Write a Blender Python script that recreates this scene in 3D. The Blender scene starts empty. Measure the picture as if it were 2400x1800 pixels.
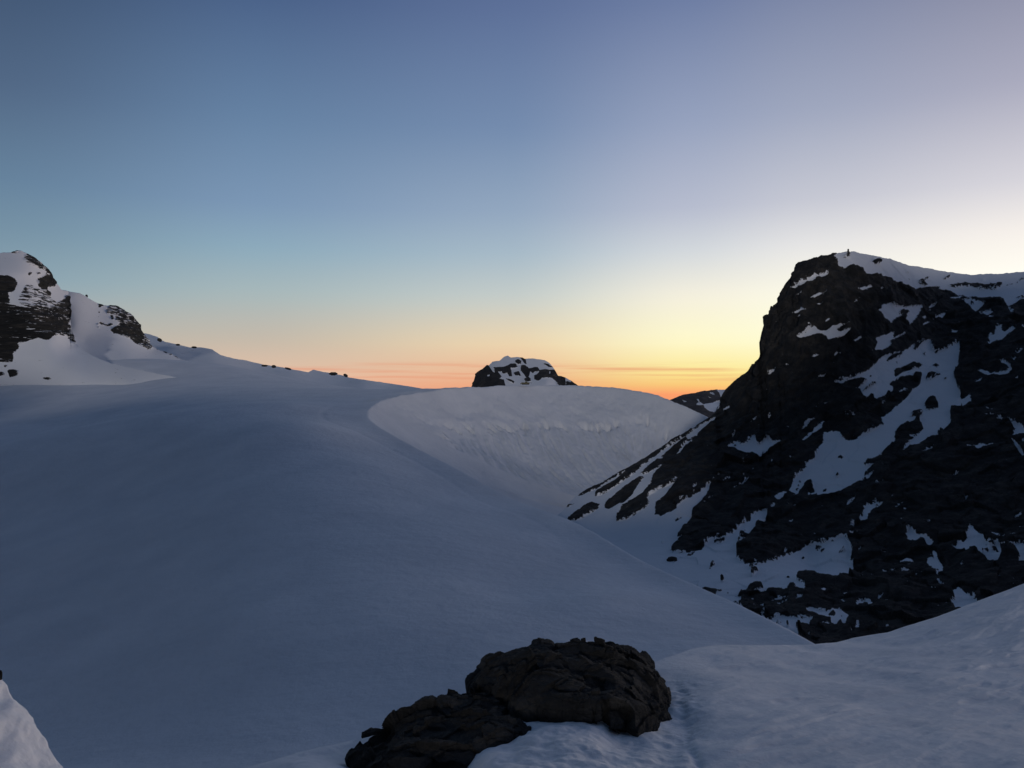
import bpy, math
import numpy as np
rng = np.random.default_rng(7)
S = bpy.context.scene
C = S.collection

# ---------------------------------------------------------------- camera
F_PX = 1920.0                      # focal length in pixels of the 2400x1800 photograph
PITCH = math.atan(25/F_PX)         # horizon a little under the middle of the frame
cam = bpy.data.cameras.new('camera'); camo = bpy.data.objects.new('camera', cam); C.objects.link(camo)
cam.sensor_width = 36; cam.lens = 36*F_PX/2400
cam.clip_start = .1; cam.clip_end = 60000
camo.location = (0, 0, 0); camo.rotation_euler = (math.pi/2+PITCH, 0, 0)
S.camera = camo
S.view_settings.view_transform = 'Standard'; S.view_settings.look = 'None'
S.view_settings.exposure = 0; S.view_settings.gamma = 1
S.render.resolution_x = 1024; S.render.resolution_y = 768

# ---------------------------------------------------------------- sky
def lin(c):
    c = c/255.
    return c/12.92 if c <= .04045 else ((c+.055)/1.055)**2.4
W = bpy.data.worlds.new('World'); S.world = W; W.use_nodes = True
nt = W.node_tree; N = nt.nodes; L = nt.links; N.clear()
def nd(t, **k):
    n = N.new(t)
    for a, b in k.items(): setattr(n, a, b)
    return n
def mth(op, a, b=None, c=None):
    n = nd('ShaderNodeMath', operation=op)
    for i, x in enumerate((a, b, c)):
        if x is None: continue
        if isinstance(x, (int, float)): n.inputs[i].default_value = x
        else: L.new(x, n.inputs[i])
    return n.outputs[0]
tc = nd('ShaderNodeTexCoord'); sx = nd('ShaderNodeSeparateXYZ'); L.new(tc.outputs['Generated'], sx.inputs[0])
elev = mth('MULTIPLY', mth('ARCSINE', mth('MINIMUM', mth('MAXIMUM', sx.outputs[2], -1.), 1.)), 180/math.pi)
azi = mth('MULTIPLY', mth('ARCTAN2', sx.outputs[0], sx.outputs[1]), 180/math.pi)
EL = [-90, -6, 0, .8, 1.6, 3.7, 6.7, 9.6, 12.5, 18, 25.7, 45, 90]
ZEN = (41, 61, 84)
GAIN = 4.6; ZEN2 = (20, 30, 43)
SKY = [  # azimuth, gain, colours by elevation
 (-180, 1., [(40,48,60),(46,54,68),(84,90,102),(88,92,104),(90,94,106),(90,95,109),(82,92,110),(74,86,108),(67,81,104),(58,74,98),(52,68,92),(44,61,84),ZEN]),
 (-90, 1., [(40,48,60),(46,56,70),(80,90,102),(82,92,104),(84,93,106),(80,94,108),(72,90,108),(66,85,106),(61,80,103),(55,74,98),(50,68,92),(44,61,84),ZEN]),
 (-32, 1., [(40,48,60),(120,110,115),(225,170,142),(222,172,145),(214,176,155),(180,179,170),(140,164,176),(119,146,165),(103,131,157),(82,104,133),(58,78,108),(44,60,84),ZEN]),
 (-17.4, 1., [(40,48,60),(130,115,115),(236,176,146),(232,184,158),(221,190,166),(196,185,170),(168,184,186),(142,171,188),(124,151,181),(102,130,163),(72,95,134),(48,66,92),ZEN]),
 (0, 1., [(40,48,60),(150,120,110),(236,152,115),(237,170,130),(236,187,150),(235,213,176),(198,205,201),(168,187,200),(148,168,192),(117,140,174),(92,111,151),(54,70,98),ZEN]),
 (12, 1., [(40,48,60),(160,130,110),(253,158,106),(250,208,124),(252,232,150),(255,249,204),(245,240,222),(212,217,221),(183,189,207),(150,162,190),(108,124,162),(56,72,100),ZEN]),
 (20, 1., [(40,48,60),(170,135,115),(255,185,115),(255,222,130),(255,240,160),(255,253,215),(253,250,232),(232,231,230),(199,201,212),(160,168,191),(120,131,163),(58,74,102),ZEN]),
 (32, 1.05, [(45,50,60),(190,150,120),(255,225,160),(255,235,180),(255,245,205),(255,252,230),(255,252,240),(242,236,230),(210,208,215),(166,167,186),(122,127,153),(60,74,100),ZEN]),
 (48, 4.4, [(30,34,44),(130,105,85),(255,222,180),(255,230,190),(255,236,205),(250,236,212),(225,214,200),(180,174,172),(145,142,152),(112,112,128),(80,84,104),(44,56,76),ZEN2]),
 (72, 4.4, [(30,34,44),(130,105,85),(255,222,185),(255,228,195),(255,230,205),(235,218,200),(190,180,172),(150,146,148),(118,118,130),(92,95,112),(68,74,94),(42,54,74),ZEN2]),
 (100, 1., [(42,48,62),(120,110,110),(180,165,150),(180,166,152),(176,164,155),(162,156,158),(146,146,158),(132,136,154),(116,124,148),(96,108,136),(76,89,118),(54,68,94),ZEN]),
 (180, 1., None)]
SKY[-1] = (180, .55, SKY[0][2])
prev = None
for k, (az, g, cols) in enumerate(SKY):
    r = nd('ShaderNodeValToRGB'); cr = r.color_ramp
    while len(cr.elements) > 1: cr.elements.remove(cr.elements[-1])
    for i, (e, c) in enumerate(zip(EL, cols)):
        pos = (e+90)/180
        el = cr.elements[0] if i == 0 else cr.elements.new(pos)
        el.position = pos
        el.color = tuple(lin(x)*g/GAIN for x in c)+(1,)
    mr = nd('ShaderNodeMapRange'); L.new(elev, mr.inputs[0]); mr.inputs[1].default_value = -90; mr.inputs[2].default_value = 90
    L.new(mr.outputs[0], r.inputs[0])
    if prev is None: prev = r.outputs[0]; paz = az
    else:
        w = nd('ShaderNodeMapRange', interpolation_type='LINEAR'); L.new(azi, w.inputs[0])
        w.inputs[1].default_value = paz; w.inputs[2].default_value = az
        w2 = nd('ShaderNodeMapRange', interpolation_type='SMOOTHSTEP'); L.new(azi, w2.inputs[0])
        w2.inputs[1].default_value = paz; w2.inputs[2].default_value = az
        wa = mth('MULTIPLY', mth('ADD', w.outputs[0], w2.outputs[0]), .5)
        mx = nd('ShaderNodeMix', data_type='RGBA'); L.new(wa, mx.inputs[0])
        L.new(prev, mx.inputs[6]); L.new(r.outputs[0], mx.inputs[7]); prev = mx.outputs[2]; paz = az
# thin streaks of cirrus low over the horizon
cv = nd('ShaderNodeCombineXYZ'); L.new(mth('MULTIPLY', azi, .085), cv.inputs[0]); L.new(mth('MULTIPLY', elev, 3.2), cv.inputs[1])
cn = nd('ShaderNodeTexNoise'); cn.inputs['Scale'].default_value = 1.0; cn.inputs['Detail'].default_value = 3; cn.inputs['Roughness'].default_value = .45
L.new(cv.outputs[0], cn.inputs['Vector'])
cm = nd('ShaderNodeMapRange'); L.new(cn.outputs[0], cm.inputs[0]); cm.inputs[1].default_value = .47; cm.inputs[2].default_value = .66
band = nd('ShaderNodeMapRange', interpolation_type='SMOOTHSTEP'); L.new(mth('ABSOLUTE', mth('SUBTRACT', elev, 1.55)), band.inputs[0])
band.inputs[1].default_value = .25; band.inputs[2].default_value = .9; band.inputs[3].default_value = 1; band.inputs[4].default_value = 0
cf = mth('MULTIPLY', mth('MULTIPLY', cm.outputs[0], band.outputs[0]), .55)
mx = nd('ShaderNodeMix', data_type='RGBA'); L.new(cf, mx.inputs[0]); L.new(prev, mx.inputs[6])
mx.inputs[7].default_value = (lin(228)/GAIN, lin(138)/GAIN, lin(105)/GAIN, 1); prev = mx.outputs[2]
bg = nd('ShaderNodeBackground'); L.new(prev, bg.inputs[0]); bg.inputs[1].default_value = GAIN
ow = nd('ShaderNodeOutputWorld'); L.new(bg.outputs[0], ow.inputs[0])

# added fill lamp, low from behind the camera, brightening the scoop wall
sl = bpy.data.lights.new('scoop_fill', 'SUN'); so = bpy.data.objects.new('scoop_fill', sl); C.objects.link(so)
sl.energy = .66; sl.angle = math.radians(3); sl.color = (1, .93, .90)
FILL_AZ, FILL_EL = 186, 8.0       # degrees clockwise from the view direction, and above the horizon
so.rotation_euler = (math.radians(90-FILL_EL), 0, math.radians(180-FILL_AZ))
so.location = (60, 10, 30)

# ---------------------------------------------------------------- helpers
def ray(u, v):
    u = np.asarray(u, float); v = np.asarray(v, float)
    a = (900-v)/F_PX
    c, s = math.cos(PITCH), math.sin(PITCH)
    return (u-1200)/F_PX, c-a*s, s+a*c
def P(u, v, D):
    x, y, z = ray(u, v)
    t = np.asarray(D, float)/y
    return np.stack([x*t, np.broadcast_to(y*t, np.shape(t*x*z)), z*t], -1)

def hsh(ix, iy, iz, seed):
    h = (ix.astype(np.int64)*374761393+iy.astype(np.int64)*668265263+iz.astype(np.int64)*2147483647+seed*1274126177) & 0xffffffff
    h = ((h ^ (h >> 13))*1274126177) & 0xffffffff
    h = (h ^ (h >> 16))
    h = (h*2246822519) & 0xffffffff
    return ((h ^ (h >> 15)) & 0xffffff)/float(0xffffff)
def vnoise(p, seed=0):
    i = np.floor(p).astype(np.int64); f = p-i
    f = f*f*f*(f*(f*6-15)+10)
    r = 0
    for dx in (0, 1):
        for dy in (0, 1):
            for dz in (0, 1):
                w = (f[..., 0] if dx else 1-f[..., 0])*(f[..., 1] if dy else 1-f[..., 1])*(f[..., 2] if dz else 1-f[..., 2])
                r = r+w*hsh(i[..., 0]+dx, i[..., 1]+dy, i[..., 2]+dz, seed)
    return r*2-1
def fbm(p, oct=4, seed=0, gain=.5, ridge=False):
    a, r, tot = 1., 0, 0
    rot = np.array([[.8, .36, -.48], [-.6, .48, -.64], [0, .8, .6]])
    for o in range(oct):
        n = vnoise(p, seed+o)
        if ridge: n = 1-2*np.abs(n)
        r = r+a*n; tot += a; a *= gain; p = (p@rot)*2.03+17.3
    return r/tot

def facet(p, seed=0, tilt=.8):
    """broken-rock relief: every cell of a random partition is its own small tilted plane"""
    i0 = np.floor(p).astype(np.int64); best = np.full(p.shape[:-1], 1e9); h = np.zeros(p.shape[:-1])
    for dx in (-1, 0, 1):
        for dy in (-1, 0, 1):
            for dz in (-1, 0, 1):
                a, b, c = i0[..., 0]+dx, i0[..., 1]+dy, i0[..., 2]+dz
                r = [hsh(a, b, c, seed+k) for k in range(6)]
                q = p-np.stack([a+r[0], b+r[1], c+r[2]], -1); d = (q*q).sum(-1)
                hh = r[3]-.5+tilt*(q*(np.stack([r[4], r[5], r[3]], -1)-.5)).sum(-1)*2
                m = d < best; best = np.where(m, d, best); h = np.where(m, hh, h)
    return h
class TPS:
    def __init__(s, xy, val, reg=1e-4):
        xy = np.asarray(xy, float); val = np.asarray(val, float)
        s.m = xy.mean(0); s.sc = xy.std(); s.c = (xy-s.m)/s.sc
        n = len(s.c); K = s.k(s.c, s.c)+np.eye(n)*reg
        Pm = np.hstack([np.ones((n, 1)), s.c]); A = np.zeros((n+3, n+3))
        A[:n, :n] = K; A[:n, n:] = Pm; A[n:, :n] = Pm.T
        b = np.zeros(n+3); b[:n] = val; s.w = np.linalg.solve(A, b)
    @staticmethod
    def k(a, b):
        d2 = ((a[:, None, :]-b[None])**2).sum(-1)
        return .5*d2*np.log(d2+1e-12)
    def __call__(s, x, y):
        sh = np.shape(x); q = (np.stack([np.ravel(x), np.ravel(y)], -1)-s.m)/s.sc
        out = np.empty(len(q)); n = len(s.c)
        for i in range(0, len(q), 40000):
            c = q[i:i+40000]; out[i:i+40000] = s.k(c, s.c)@s.w[:n]+s.w[n]+c@s.w[n+1:]
        return out.reshape(sh)

def poly_interp(pts, u):
    p = np.array(pts, float); return np.interp(u, p[:, 0], p[:, 1])
def sm(x, a, b):
    t = np.clip((x-a)/(b-a), 0, 1); return t*t*(3-2*t)

def grid_mesh(name, V, mat, attrs=None, closed_u=False, smooth=True):
    """V: (rows, cols, 3) -> one mesh"""
    nr, nc = V.shape[:2]
    me = bpy.data.meshes.new(name)
    idx = np.arange(nr*nc).reshape(nr, nc)
    a = idx[:-1, :-1].ravel(); b = idx[:-1, 1:].ravel(); c = idx[1:, 1:].ravel(); d = idx[1:, :-1].ravel()
    q = np.stack([a, d, c, b], -1).astype(np.int32)
    me.vertices.add(nr*nc); me.vertices.foreach_set('co', V.reshape(-1).astype(np.float32))
    me.loops.add(q.size); me.loops.foreach_set('vertex_index', q.ravel())
    me.polygons.add(len(q)); me.polygons.foreach_set('loop_start', np.arange(0, q.size, 4, dtype=np.int32))
    me.polygons.foreach_set('use_smooth', np.full(len(q), smooth))
    me.update(calc_edges=True)
    for k, arr in (attrs or {}).items():
        at = me.attributes.new(k, 'FLOAT', 'POINT'); at.data.foreach_set('value', np.ascontiguousarray(arr, dtype=np.float32).ravel())
    me.materials.append(mat)
    o = bpy.data.objects.new(name, me); C.objects.link(o)
    return o
def tag(o, label, cat, group=None, kind=None):
    o['label'] = label; o['category'] = cat
    if group: o['group'] = group
    if kind: o['kind'] = kind
    return o
def normals(V):
    du = np.gradient(V, axis=1); dv = np.gradient(V, axis=0)
    n = np.cross(du, dv); n /= np.linalg.norm(n, axis=-1, keepdims=True)+1e-12
    return n
def facing(n, V):       # make the normals look back at the origin side
    s = np.sign(-(n*V).sum(-1, keepdims=True)); return n*np.where(s == 0, 1, s)

class Mask:
    """patches of snow and rock drawn on the mountain, kept as one field that the mesh vertices sample"""
    def __init__(s, u0, v0, u1, v1, base, step=1.0):
        s.u0, s.v0, s.st = u0, v0, step
        s.U, s.V = np.meshgrid(np.arange(u0, u1, step), np.arange(v0, v1, step))
        s.m = np.full(s.U.shape, float(base))
    def paint(s, pts, val, off=(0, 0), sc=1.0):
        p = np.array(pts, float)/sc+np.array(off)
        x0, y0 = p.min(0)-1; x1, y1 = p.max(0)+1
        i0 = max(int((y0-s.v0)/s.st), 0); i1 = min(int((y1-s.v0)/s.st)+2, s.m.shape[0])
        j0 = max(int((x0-s.u0)/s.st), 0); j1 = min(int((x1-s.u0)/s.st)+2, s.m.shape[1])
        if i1 <= i0 or j1 <= j0: return
        U = s.U[i0:i1, j0:j1]; V = s.V[i0:i1, j0:j1]; ins = np.zeros(U.shape, bool)
        n = len(p)
        for k in range(n):
            ax, ay = p[k]; bx, by = p[(k+1) % n]
            if ay == by: continue
            c = (ay > V) != (by > V)
            ins ^= c & (U < (bx-ax)*(V-ay)/(by-ay)+ax)
        s.m[i0:i1, j0:j1][ins] = val
    def blur(s, n=2):
        m = s.m
        for _ in range(n):
            m = (np.roll(m, 1, 0)+m+np.roll(m, -1, 0))/3; m = (np.roll(m, 1, 1)+m+np.roll(m, -1, 1))/3
        s.m = m
    def __call__(s, u, v):
        x = np.clip((u-s.u0)/s.st, 0, s.m.shape[1]-1.001); y = np.clip((v-s.v0)/s.st, 0, s.m.shape[0]-1.001)
        i = y.astype(int); j = x.astype(int); fy = y-i; fx = x-j; m = s.m
        return m[i, j]*(1-fx)*(1-fy)+m[i, j+1]*fx*(1-fy)+m[i+1, j]*(1-fx)*fy+m[i+1, j+1]*fx*fy

def relief(name, sky, ctrl, vbot, u0, u1, du, nv, mat, mask=None, back=1.0, backlen=.5, rockamp=0, rockscale=1, snowamp=0,
           snowscale=1, hook=None, edge=0, seed=1, strata=1.0, base=1.0, smoothw=150):
    """a mountain side: crest line + control points at their own distances, then the far side behind the crest"""
    us = np.arange(u0, u1+.1, du) if u1 < 3000 else np.r_[np.arange(u0, 2500, du), np.arange(2500, u1, du*5)]
    vs = poly_interp(sky, us)
    if edge: vs = vs+edge*fbm(np.stack([us/9., us*0, us*0], -1), 4, seed+40, .6)
    t = (np.arange(nv)/(nv-1.))
    vb = vbot if not isinstance(vbot, list) else poly_interp(vbot, us)
    kw = max(3, int(smoothw/du)); ker = np.hanning(kw+2)[1:-1]; ker /= ker.sum()
    vsm = np.convolve(np.pad(vs, (kw, kw), mode='reflect', reflect_type='odd'), ker, mode='same')[kw:-kw]
    vb_ = np.maximum(vb, vs+5)+0*vs
    Vv = vsm[None]+(vb_-vsm)[None]*t[:, None]+(vs-vsm)[None]*((1-t)**3)[:, None]
    Uu = np.broadcast_to(us[None], Vv.shape)
    cp = np.array(ctrl, float)
    f = TPS(cp[:, :2], 1/cp[:, 2], 1e-5)
    D = 1/np.clip(f(Uu, Vv), 1e-5, None)
    X = P(Uu, Vv, D)
    m = mask(Uu, Vv) if mask else np.full(Uu.shape, base)
    n = facing(normals(X), X)
    sn = sm(m, .3, .7)
    disp = 0
    if rockamp:
        q = X/rockscale; q = q*np.array([1, 1, strata])
        disp = disp+(1-sn)*rockamp*(fbm(q, 6, seed, .55, True)*.7+fbm(q*3.1, 4, seed+9)*.3)
    if snowamp: disp = disp+sn*snowamp*fbm(X/snowscale, 3, seed+20)
    if hook: disp = disp+hook(X, Uu, Vv, m)
    if not np.isscalar(disp):
        fade = .25+.75*sm(t*nv, 0, 6)[:, None]
        X = X+n*(disp*fade)[..., None]
    rows = []
    p0 = X[0]; hd = p0[:, :2]/np.linalg.norm(p0[:, :2], axis=1, keepdims=True)
    dist = np.linalg.norm(p0[:, :2], axis=1)
    for k in np.linspace(0, 1, 26)[1:]:
        s = dist*backlen*k**2.2
        r = p0.copy(); r[:, :2] += hd*s[:, None]; r[:, 2] -= s*back*(.25+.75*min(1, k*2.5))+.02*0
        q = r/max(rockscale, 1)
        r[:, 2] += min(1, k*3)*(rockamp*.8)*fbm(q, 3, seed+3)
        rows.append(r)
    full = np.concatenate([np.array(rows)[::-1], X], 0)
    mf = np.concatenate([np.repeat(m[:1], len(rows), 0), m], 0)
    return grid_mesh(name, full, mat, {'snow': mf}), X, Uu, Vv

# ---------------------------------------------------------------- materials
def material(name):
    m = bpy.data.materials.new(name); m.use_nodes = True; t = m.node_tree
    return m, t, t.nodes['Principled BSDF']
def mk(t, ty, **k):
    n = t.nodes.new(ty)
    for a, b in k.items():
        if a in n.inputs: n.inputs[a].default_value = b
        else: setattr(n, a, b)
    return n
def link(t, a, b): t.links.new(a, b)
def ramp(t, src, stops):
    r = mk(t, 'ShaderNodeValToRGB'); cr = r.color_ramp
    while len(cr.elements) > 1: cr.elements.remove(cr.elements[-1])
    for i, (p, c) in enumerate(stops):
        e = cr.elements[0] if i == 0 else cr.elements.new(p); e.position = p; e.color = tuple(c)+(1,)
    link(t, src, r.inputs[0]); return r.outputs[0]
SNOW_A = (.72, .745, .78); SNOW_B = (.83, .845, .87)
def snow_mat(name, scale, bump=.3, dist=.05, a=SNOW_A, b=SNOW_B, grain=0):
    m, t, p = material(name); tc = mk(t, 'ShaderNodeTexCoord')
    n1 = mk(t, 'ShaderNodeTexNoise', Scale=scale*.15, Detail=5.0); link(t, tc.outputs['Object'], n1.inputs['Vector'])
    link(t, ramp(t, n1.outputs[0], [(.3, a), (.7, b)]), p.inputs['Base Color'])
    p.inputs['Roughness'].default_value = .75
    if 'Specular IOR Level' in p.inputs: p.inputs['Specular IOR Level'].default_value = .2
    n2 = mk(t, 'ShaderNodeTexNoise', Scale=scale, Detail=8.0, Roughness=.62); link(t, tc.outputs['Object'], n2.inputs['Vector'])
    bp = mk(t, 'ShaderNodeBump', Strength=bump, Distance=dist); link(t, n2.outputs[0], bp.inputs['Height']); link(t, bp.outputs[0], p.inputs['Normal'])
    return m
def rock_cols(t, vec, scale, cols):
    n = mk(t, 'ShaderNodeTexNoise', Scale=scale, Detail=9.0, Roughness=.65); link(t, vec, n.inputs['Vector'])
    return n, ramp(t, n.outputs[0], [(.25, cols[0]), (.5, cols[1]), (.72, cols[2])])
def mixed_mat(name, metre, rock, strat=(1, 1, 1), amp=.5, bump=1.0, efreq=2.5, snow=(.80, .82, .85)):
    """snow where the painted field says so, with a ragged border; rock elsewhere. metre: size of a typical feature"""
    m, t, p = material(name); tc = mk(t, 'ShaderNodeTexCoord')
    mp = mk(t, 'ShaderNodeMapping'); mp.inputs['Scale'].default_value = strat; link(t, tc.outputs['Object'], mp.inputs['Vector'])
    n, col = rock_cols(t, mp.outputs[0], 1/metre, rock)
    at = mk(t, 'ShaderNodeAttribute', attribute_name='snow')
    e = mk(t, 'ShaderNodeTexNoise', Scale=efreq/metre, Detail=6.0, Roughness=.7); link(t, mp.outputs[0], e.inputs['Vector'])
    ma = mk(t, 'ShaderNodeMath', operation='MULTIPLY_ADD'); link(t, e.outputs[0], ma.inputs[0]); ma.inputs[1].default_value = amp; ma.inputs[2].default_value = -amp/2
    ad = mk(t, 'ShaderNodeMath', operation='ADD'); link(t, ma.outputs[0], ad.inputs[0]); link(t, at.outputs['Fac'], ad.inputs[1])
    st = mk(t, 'ShaderNodeMapRange'); link(t, ad.outputs[0], st.inputs[0]); st.inputs[1].default_value = .46; st.inputs[2].default_value = .54
    mx = mk(t, 'ShaderNodeMix', data_type='RGBA'); link(t, st.outputs[0], mx.inputs[0]); link(t, col, mx.inputs[6]); mx.inputs[7].default_value = tuple(snow)+(1,)
    link(t, mx.outputs[2], p.inputs['Base Color']); p.inputs['Roughness'].default_value = .85
    if 'Specular IOR Level' in p.inputs: p.inputs['Specular IOR Level'].default_value = .15
    n2 = mk(t, 'ShaderNodeTexNoise', Scale=2.5/metre, Detail=8.0, Roughness=.7); link(t, mp.outputs[0], n2.inputs['Vector'])
    inv = mk(t, 'ShaderNodeMapRange'); link(t, st.outputs[0], inv.inputs[0]); inv.inputs[3].default_value = bump; inv.inputs[4].default_value = .12
    bp = mk(t, 'ShaderNodeBump', Distance=metre*.5); link(t, inv.outputs[0], bp.inputs['Strength']); link(t, n2.outputs[0], bp.inputs['Height'])
    link(t, bp.outputs[0], p.inputs['Normal'])
    return m
DARK = [(.022, .024, .026), (.042, .042, .042), (.095, .086, .076)]
M_slope = snow_mat('slope_snow', .35, .35, 1.2)
M_near = snow_mat('near_snow', 9, .45, .03)
M_right = mixed_mat('dark_rock_and_snow', 5., DARK, amp=2.3, efreq=3.0)
M_left = mixed_mat('banded_rock_and_snow', 9., DARK, strat=(.42, .42, 3.0), amp=2.8, efreq=1.9)
M_far = mixed_mat('far_rock_and_snow', 9., [(.03, .032, .036), (.05, .05, .052), (.08, .075, .07)], amp=1.6)
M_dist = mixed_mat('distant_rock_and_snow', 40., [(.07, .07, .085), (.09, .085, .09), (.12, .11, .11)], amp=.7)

# ================================================================ the broad snow slope and the wind scoop behind it
rim = [(2050, 1590, 112), (1910, 1509, 130), (1700, 1404, 165), (1500, 1312, 200), (1350, 1226, 235), (1200, 1168, 270), (1050, 1087, 310), (950, 1036, 340),
       (885, 997, 366), (868, 980, 385), (868, 965, 402), (885, 948, 425), (925, 932, 452), (1000, 918, 490), (1120, 907, 535), (1240, 903, 570), (1350, 902, 590),
       (1450, 909, 596), (1560, 933, 590), (1660, 977, 575), (1760, 1020, 560)]
rp = np.array([P(*r) for r in rim])
# resample the rim with a smooth curve
tt = np.r_[0, np.cumsum(np.linalg.norm(np.diff(rp[:, :2], axis=0), axis=1))]
def catmull(t, p, q):
    out = np.empty((len(q), 3)); n = len(t)
    m = np.gradient(p, t, axis=0)
    for j, x in enumerate(q):
        i = min(max(np.searchsorted(t, x)-1, 0), n-2); h = t[i+1]-t[i]; s = (x-t[i])/h
        out[j] = (2*s**3-3*s**2+1)*p[i]+(s**3-2*s**2+s)*h*m[i]+(-2*s**3+3*s**2)*p[i+1]+(s**3-s**2)*h*m[i+1]
    return out
qs = np.arange(0, tt[-1], 4.); RC = catmull(tt, rp, qs)
tan = np.gradient(RC[:, :2], axis=0); tan /= np.linalg.norm(tan, axis=1, keepdims=True)
inn = np.stack([tan[:, 1], -tan[:, 0]], -1)           # to the inside of the scoop
sel = RC[::7]; si = inn[::7]; sq = qs[::7]
farw = sm(sq, 330, 480)                                # 0 on the near crest, 1 on the far rim
outer = []                                             # x, y, z
outer += [tuple(p) for p in sel]
outer += [(p[0]+n[0]*22, p[1]+n[1]*22, p[2]+5) for p, n in zip(sel, si)]
OUT = [(0,1800,115),(300,1800,104),(600,1800,96),(900,1750,100),(1200,1600,113),(1500,1540,124),(1700,1530,122),(0,1500,185),(300,1500,165),(600,1450,152),(900,1450,142),(1200,1400,160),(1400,1400,155),
       (0,1300,250),(300,1300,225),(600,1300,196),(900,1300,185),(1100,1250,205),(0,1150,315),(300,1150,288),(600,1150,250),(800,1150,242),(900,1100,275),
       (0,1036,375),(200,1001,378),(430,968,375),(600,1010,320),(750,1000,330),(700,950,400),(600,945,430),
       (0,1040,420),(200,1004,425),(400,965,425),(0,1006,500),(200,978,500),(400,946,500),(0,965,600),(200,938,590),(0,915,680),(300,893,700),(450,885,690),(560,905,610),(700,922,520),(800,935,470),
       (300,846,760),(420,846,800),(540,858,780),(650,900,650),(800,911,600),(900,912,560),(1000,911.5,520),(-400,1300,280),(-400,1500,215),(-400,1050,400),(-400,965,620),(-700,1200,320)]
outer += [tuple(P(*c)) for c in OUT]
# country behind the skyline falls away
for u, v, D in [(-400,900,1000),(0,900,1000),(300,900,1000),(540,925,1000),(800,935,900),(1000,935,800),(1200,925,800),(1400,930,800),(1600,1000,760),(1000,980,1800),(0,980,1800),(1600,1050,1500),(1200,1000,2800),(-200,1000,3000),(2200,1100,2500),
                 (2000,1100,900),(2400,1150,900),(1700,1700,60),(1200,2000,60),(600,2200,60),(0,2200,60),(-500,2000,60),(1200,3400,20),(-200,3400,20)]:
    outer.append(tuple(P(u, v, D)))
outer = np.array(outer)
Lf = TPS(outer[:, :2]/100, outer[:, 2], 2e-4)
def to_rim(x, y, k0, k1):
    sh = x.shape; X = np.stack([x.ravel(), y.ravel()], -1); d = np.empty(len(X)); s = np.empty(len(X))
    B = RC[k0:k1, :2]; T = tan[k0:k1]; I = inn[k0:k1]; Q_ = qs[k0:k1]
    for i in range(0, len(X), 40000):
        c = X[i:i+40000]; dd = (c[:, None, 0]-B[None, :, 0])**2+(c[:, None, 1]-B[None, :, 1])**2
        k = dd.argmin(1); v = c-B[k]; al = (v*T[k]).sum(1); sd = (v*I[k]).sum(1)
        r = np.sqrt(dd[np.arange(len(c)), k]); d[i:i+40000] = np.where(np.abs(al) < 4, sd, np.sign(sd)*r); s[i:i+40000] = Q_[k]+np.clip(al, -4, 4)
    return d.reshape(sh), s.reshape(sh)
nu, nr_ = 1400, 880
ug = np.linspace(-750, 2550, nu)
Dg = np.r_[np.exp(np.linspace(math.log(14), math.log(90), 60)), np.exp(np.linspace(math.log(90), math.log(660), nr_-120))[1:], np.exp(np.linspace(math.log(660), math.log(9000), 61))[1:]]
UU, DD = np.meshgrid(ug, Dg)
GX = (UU-1200)/F_PX*DD; GY = DD
zL = Lf(GX/100, GY/100)
farf = sm(DD, 1500, 4000); zL = zL*(1-farf)+farf*(-140)
KT = int(np.searchsorted(qs, 345))
dN, sN = to_rim(GX, GY, 0, KT+4); dF, sF = to_rim(GX, GY, KT-4, len(qs))
FLOOR = -80.
def bowl(d, s, slope):
    r = np.interp(s, qs, RC[:, 2]); H = r-FLOOR
    return np.where(d > 0, r-H*(1-np.exp(-np.maximum(d, 0)*slope/H)), r-.6*d)
zN = bowl(dN, sN, .72); zF = bowl(dF, sF, .84)
kk = 9*sm(np.maximum(dN, dF), 8, 60)+.02; hh = np.clip(.5+.5*(zF-zN)/kk, 0, 1)
zW = zF*hh+zN*(1-hh)+kk*hh*(1-hh)*.5
# soft undulation, drift waves
p3 = np.stack([GX, GY, GX*0], -1)
zL = zL+.9*fbm(p3/70, 3, 5)*sm(DD, 60, 160)+.10*fbm(p3/np.array([9, 4, 1.]), 3, 6)*(DD < 700)
farR = sm(sF, 344, 362)*sm(tt[-1]-sF, 0, 60); nearR = (1-sm(sN, 300, 345))
# wind lip along the near crest with a crease below it
zL = zL+nearR*(.35*np.exp(-((dN+2)/4)**2)-.16*np.exp(-((dN+15+3*np.sin(sN/40)+6*fbm(np.stack([sN/60, sN*0, sN*0], -1), 2, 14))/1.6)**2)*sm(sN, 60, 140))
# drift scallops across the far rim
sc = fbm(np.stack([sF/7, dF/16, sF*0], -1), 3, 12)
zL = zL+farR*1.7*sc*np.exp(-((dF+8)/11)**2)
# the fluted wall of the scoop
wl = farR*sm(dN, 5, 20)
top = 34+5*np.sin(sF/37)+4*np.sin(sF/17+1)+5*fbm(np.stack([sF/11, sF*0, sF*0], -1), 2, 13)
flut = fbm(np.stack([(.8*GX+.2*sF)/2.3, dF/24, sF*0+3], -1), 3, 21, .6)
env = sm(dF, 28, 42)*(1-.75*sm(dF, 75, 150))
zW = zW+wl*env*2.1*flut
blob = fbm(np.stack([sF/13, dF/15, sF*0+9], -1), 3, 31)
zW = zW+wl*2.2*np.minimum(blob, .2)*np.exp(-((dF-22)/11)**2)
pock = fbm(np.stack([sF/3.4, dF/7, sF*0+1], -1), 2, 41)
zW = zW-wl*4.0*sm(pock, .0, .5)*np.exp(-((dF-top)/3.4)**2)
zW = zW-wl*.9*sm(dF-top, -3, 2)                      # small break line
zW = zW+farR*.55*fbm(np.stack([sF/3, dF/3, sF*0+1], -1), 4, 51)*sm(dF, 2, 8)*(1-.6*sm(dF, 80, 180))
zW = zW+.12*fbm(p3/4, 3, 8)
k = .35
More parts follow.
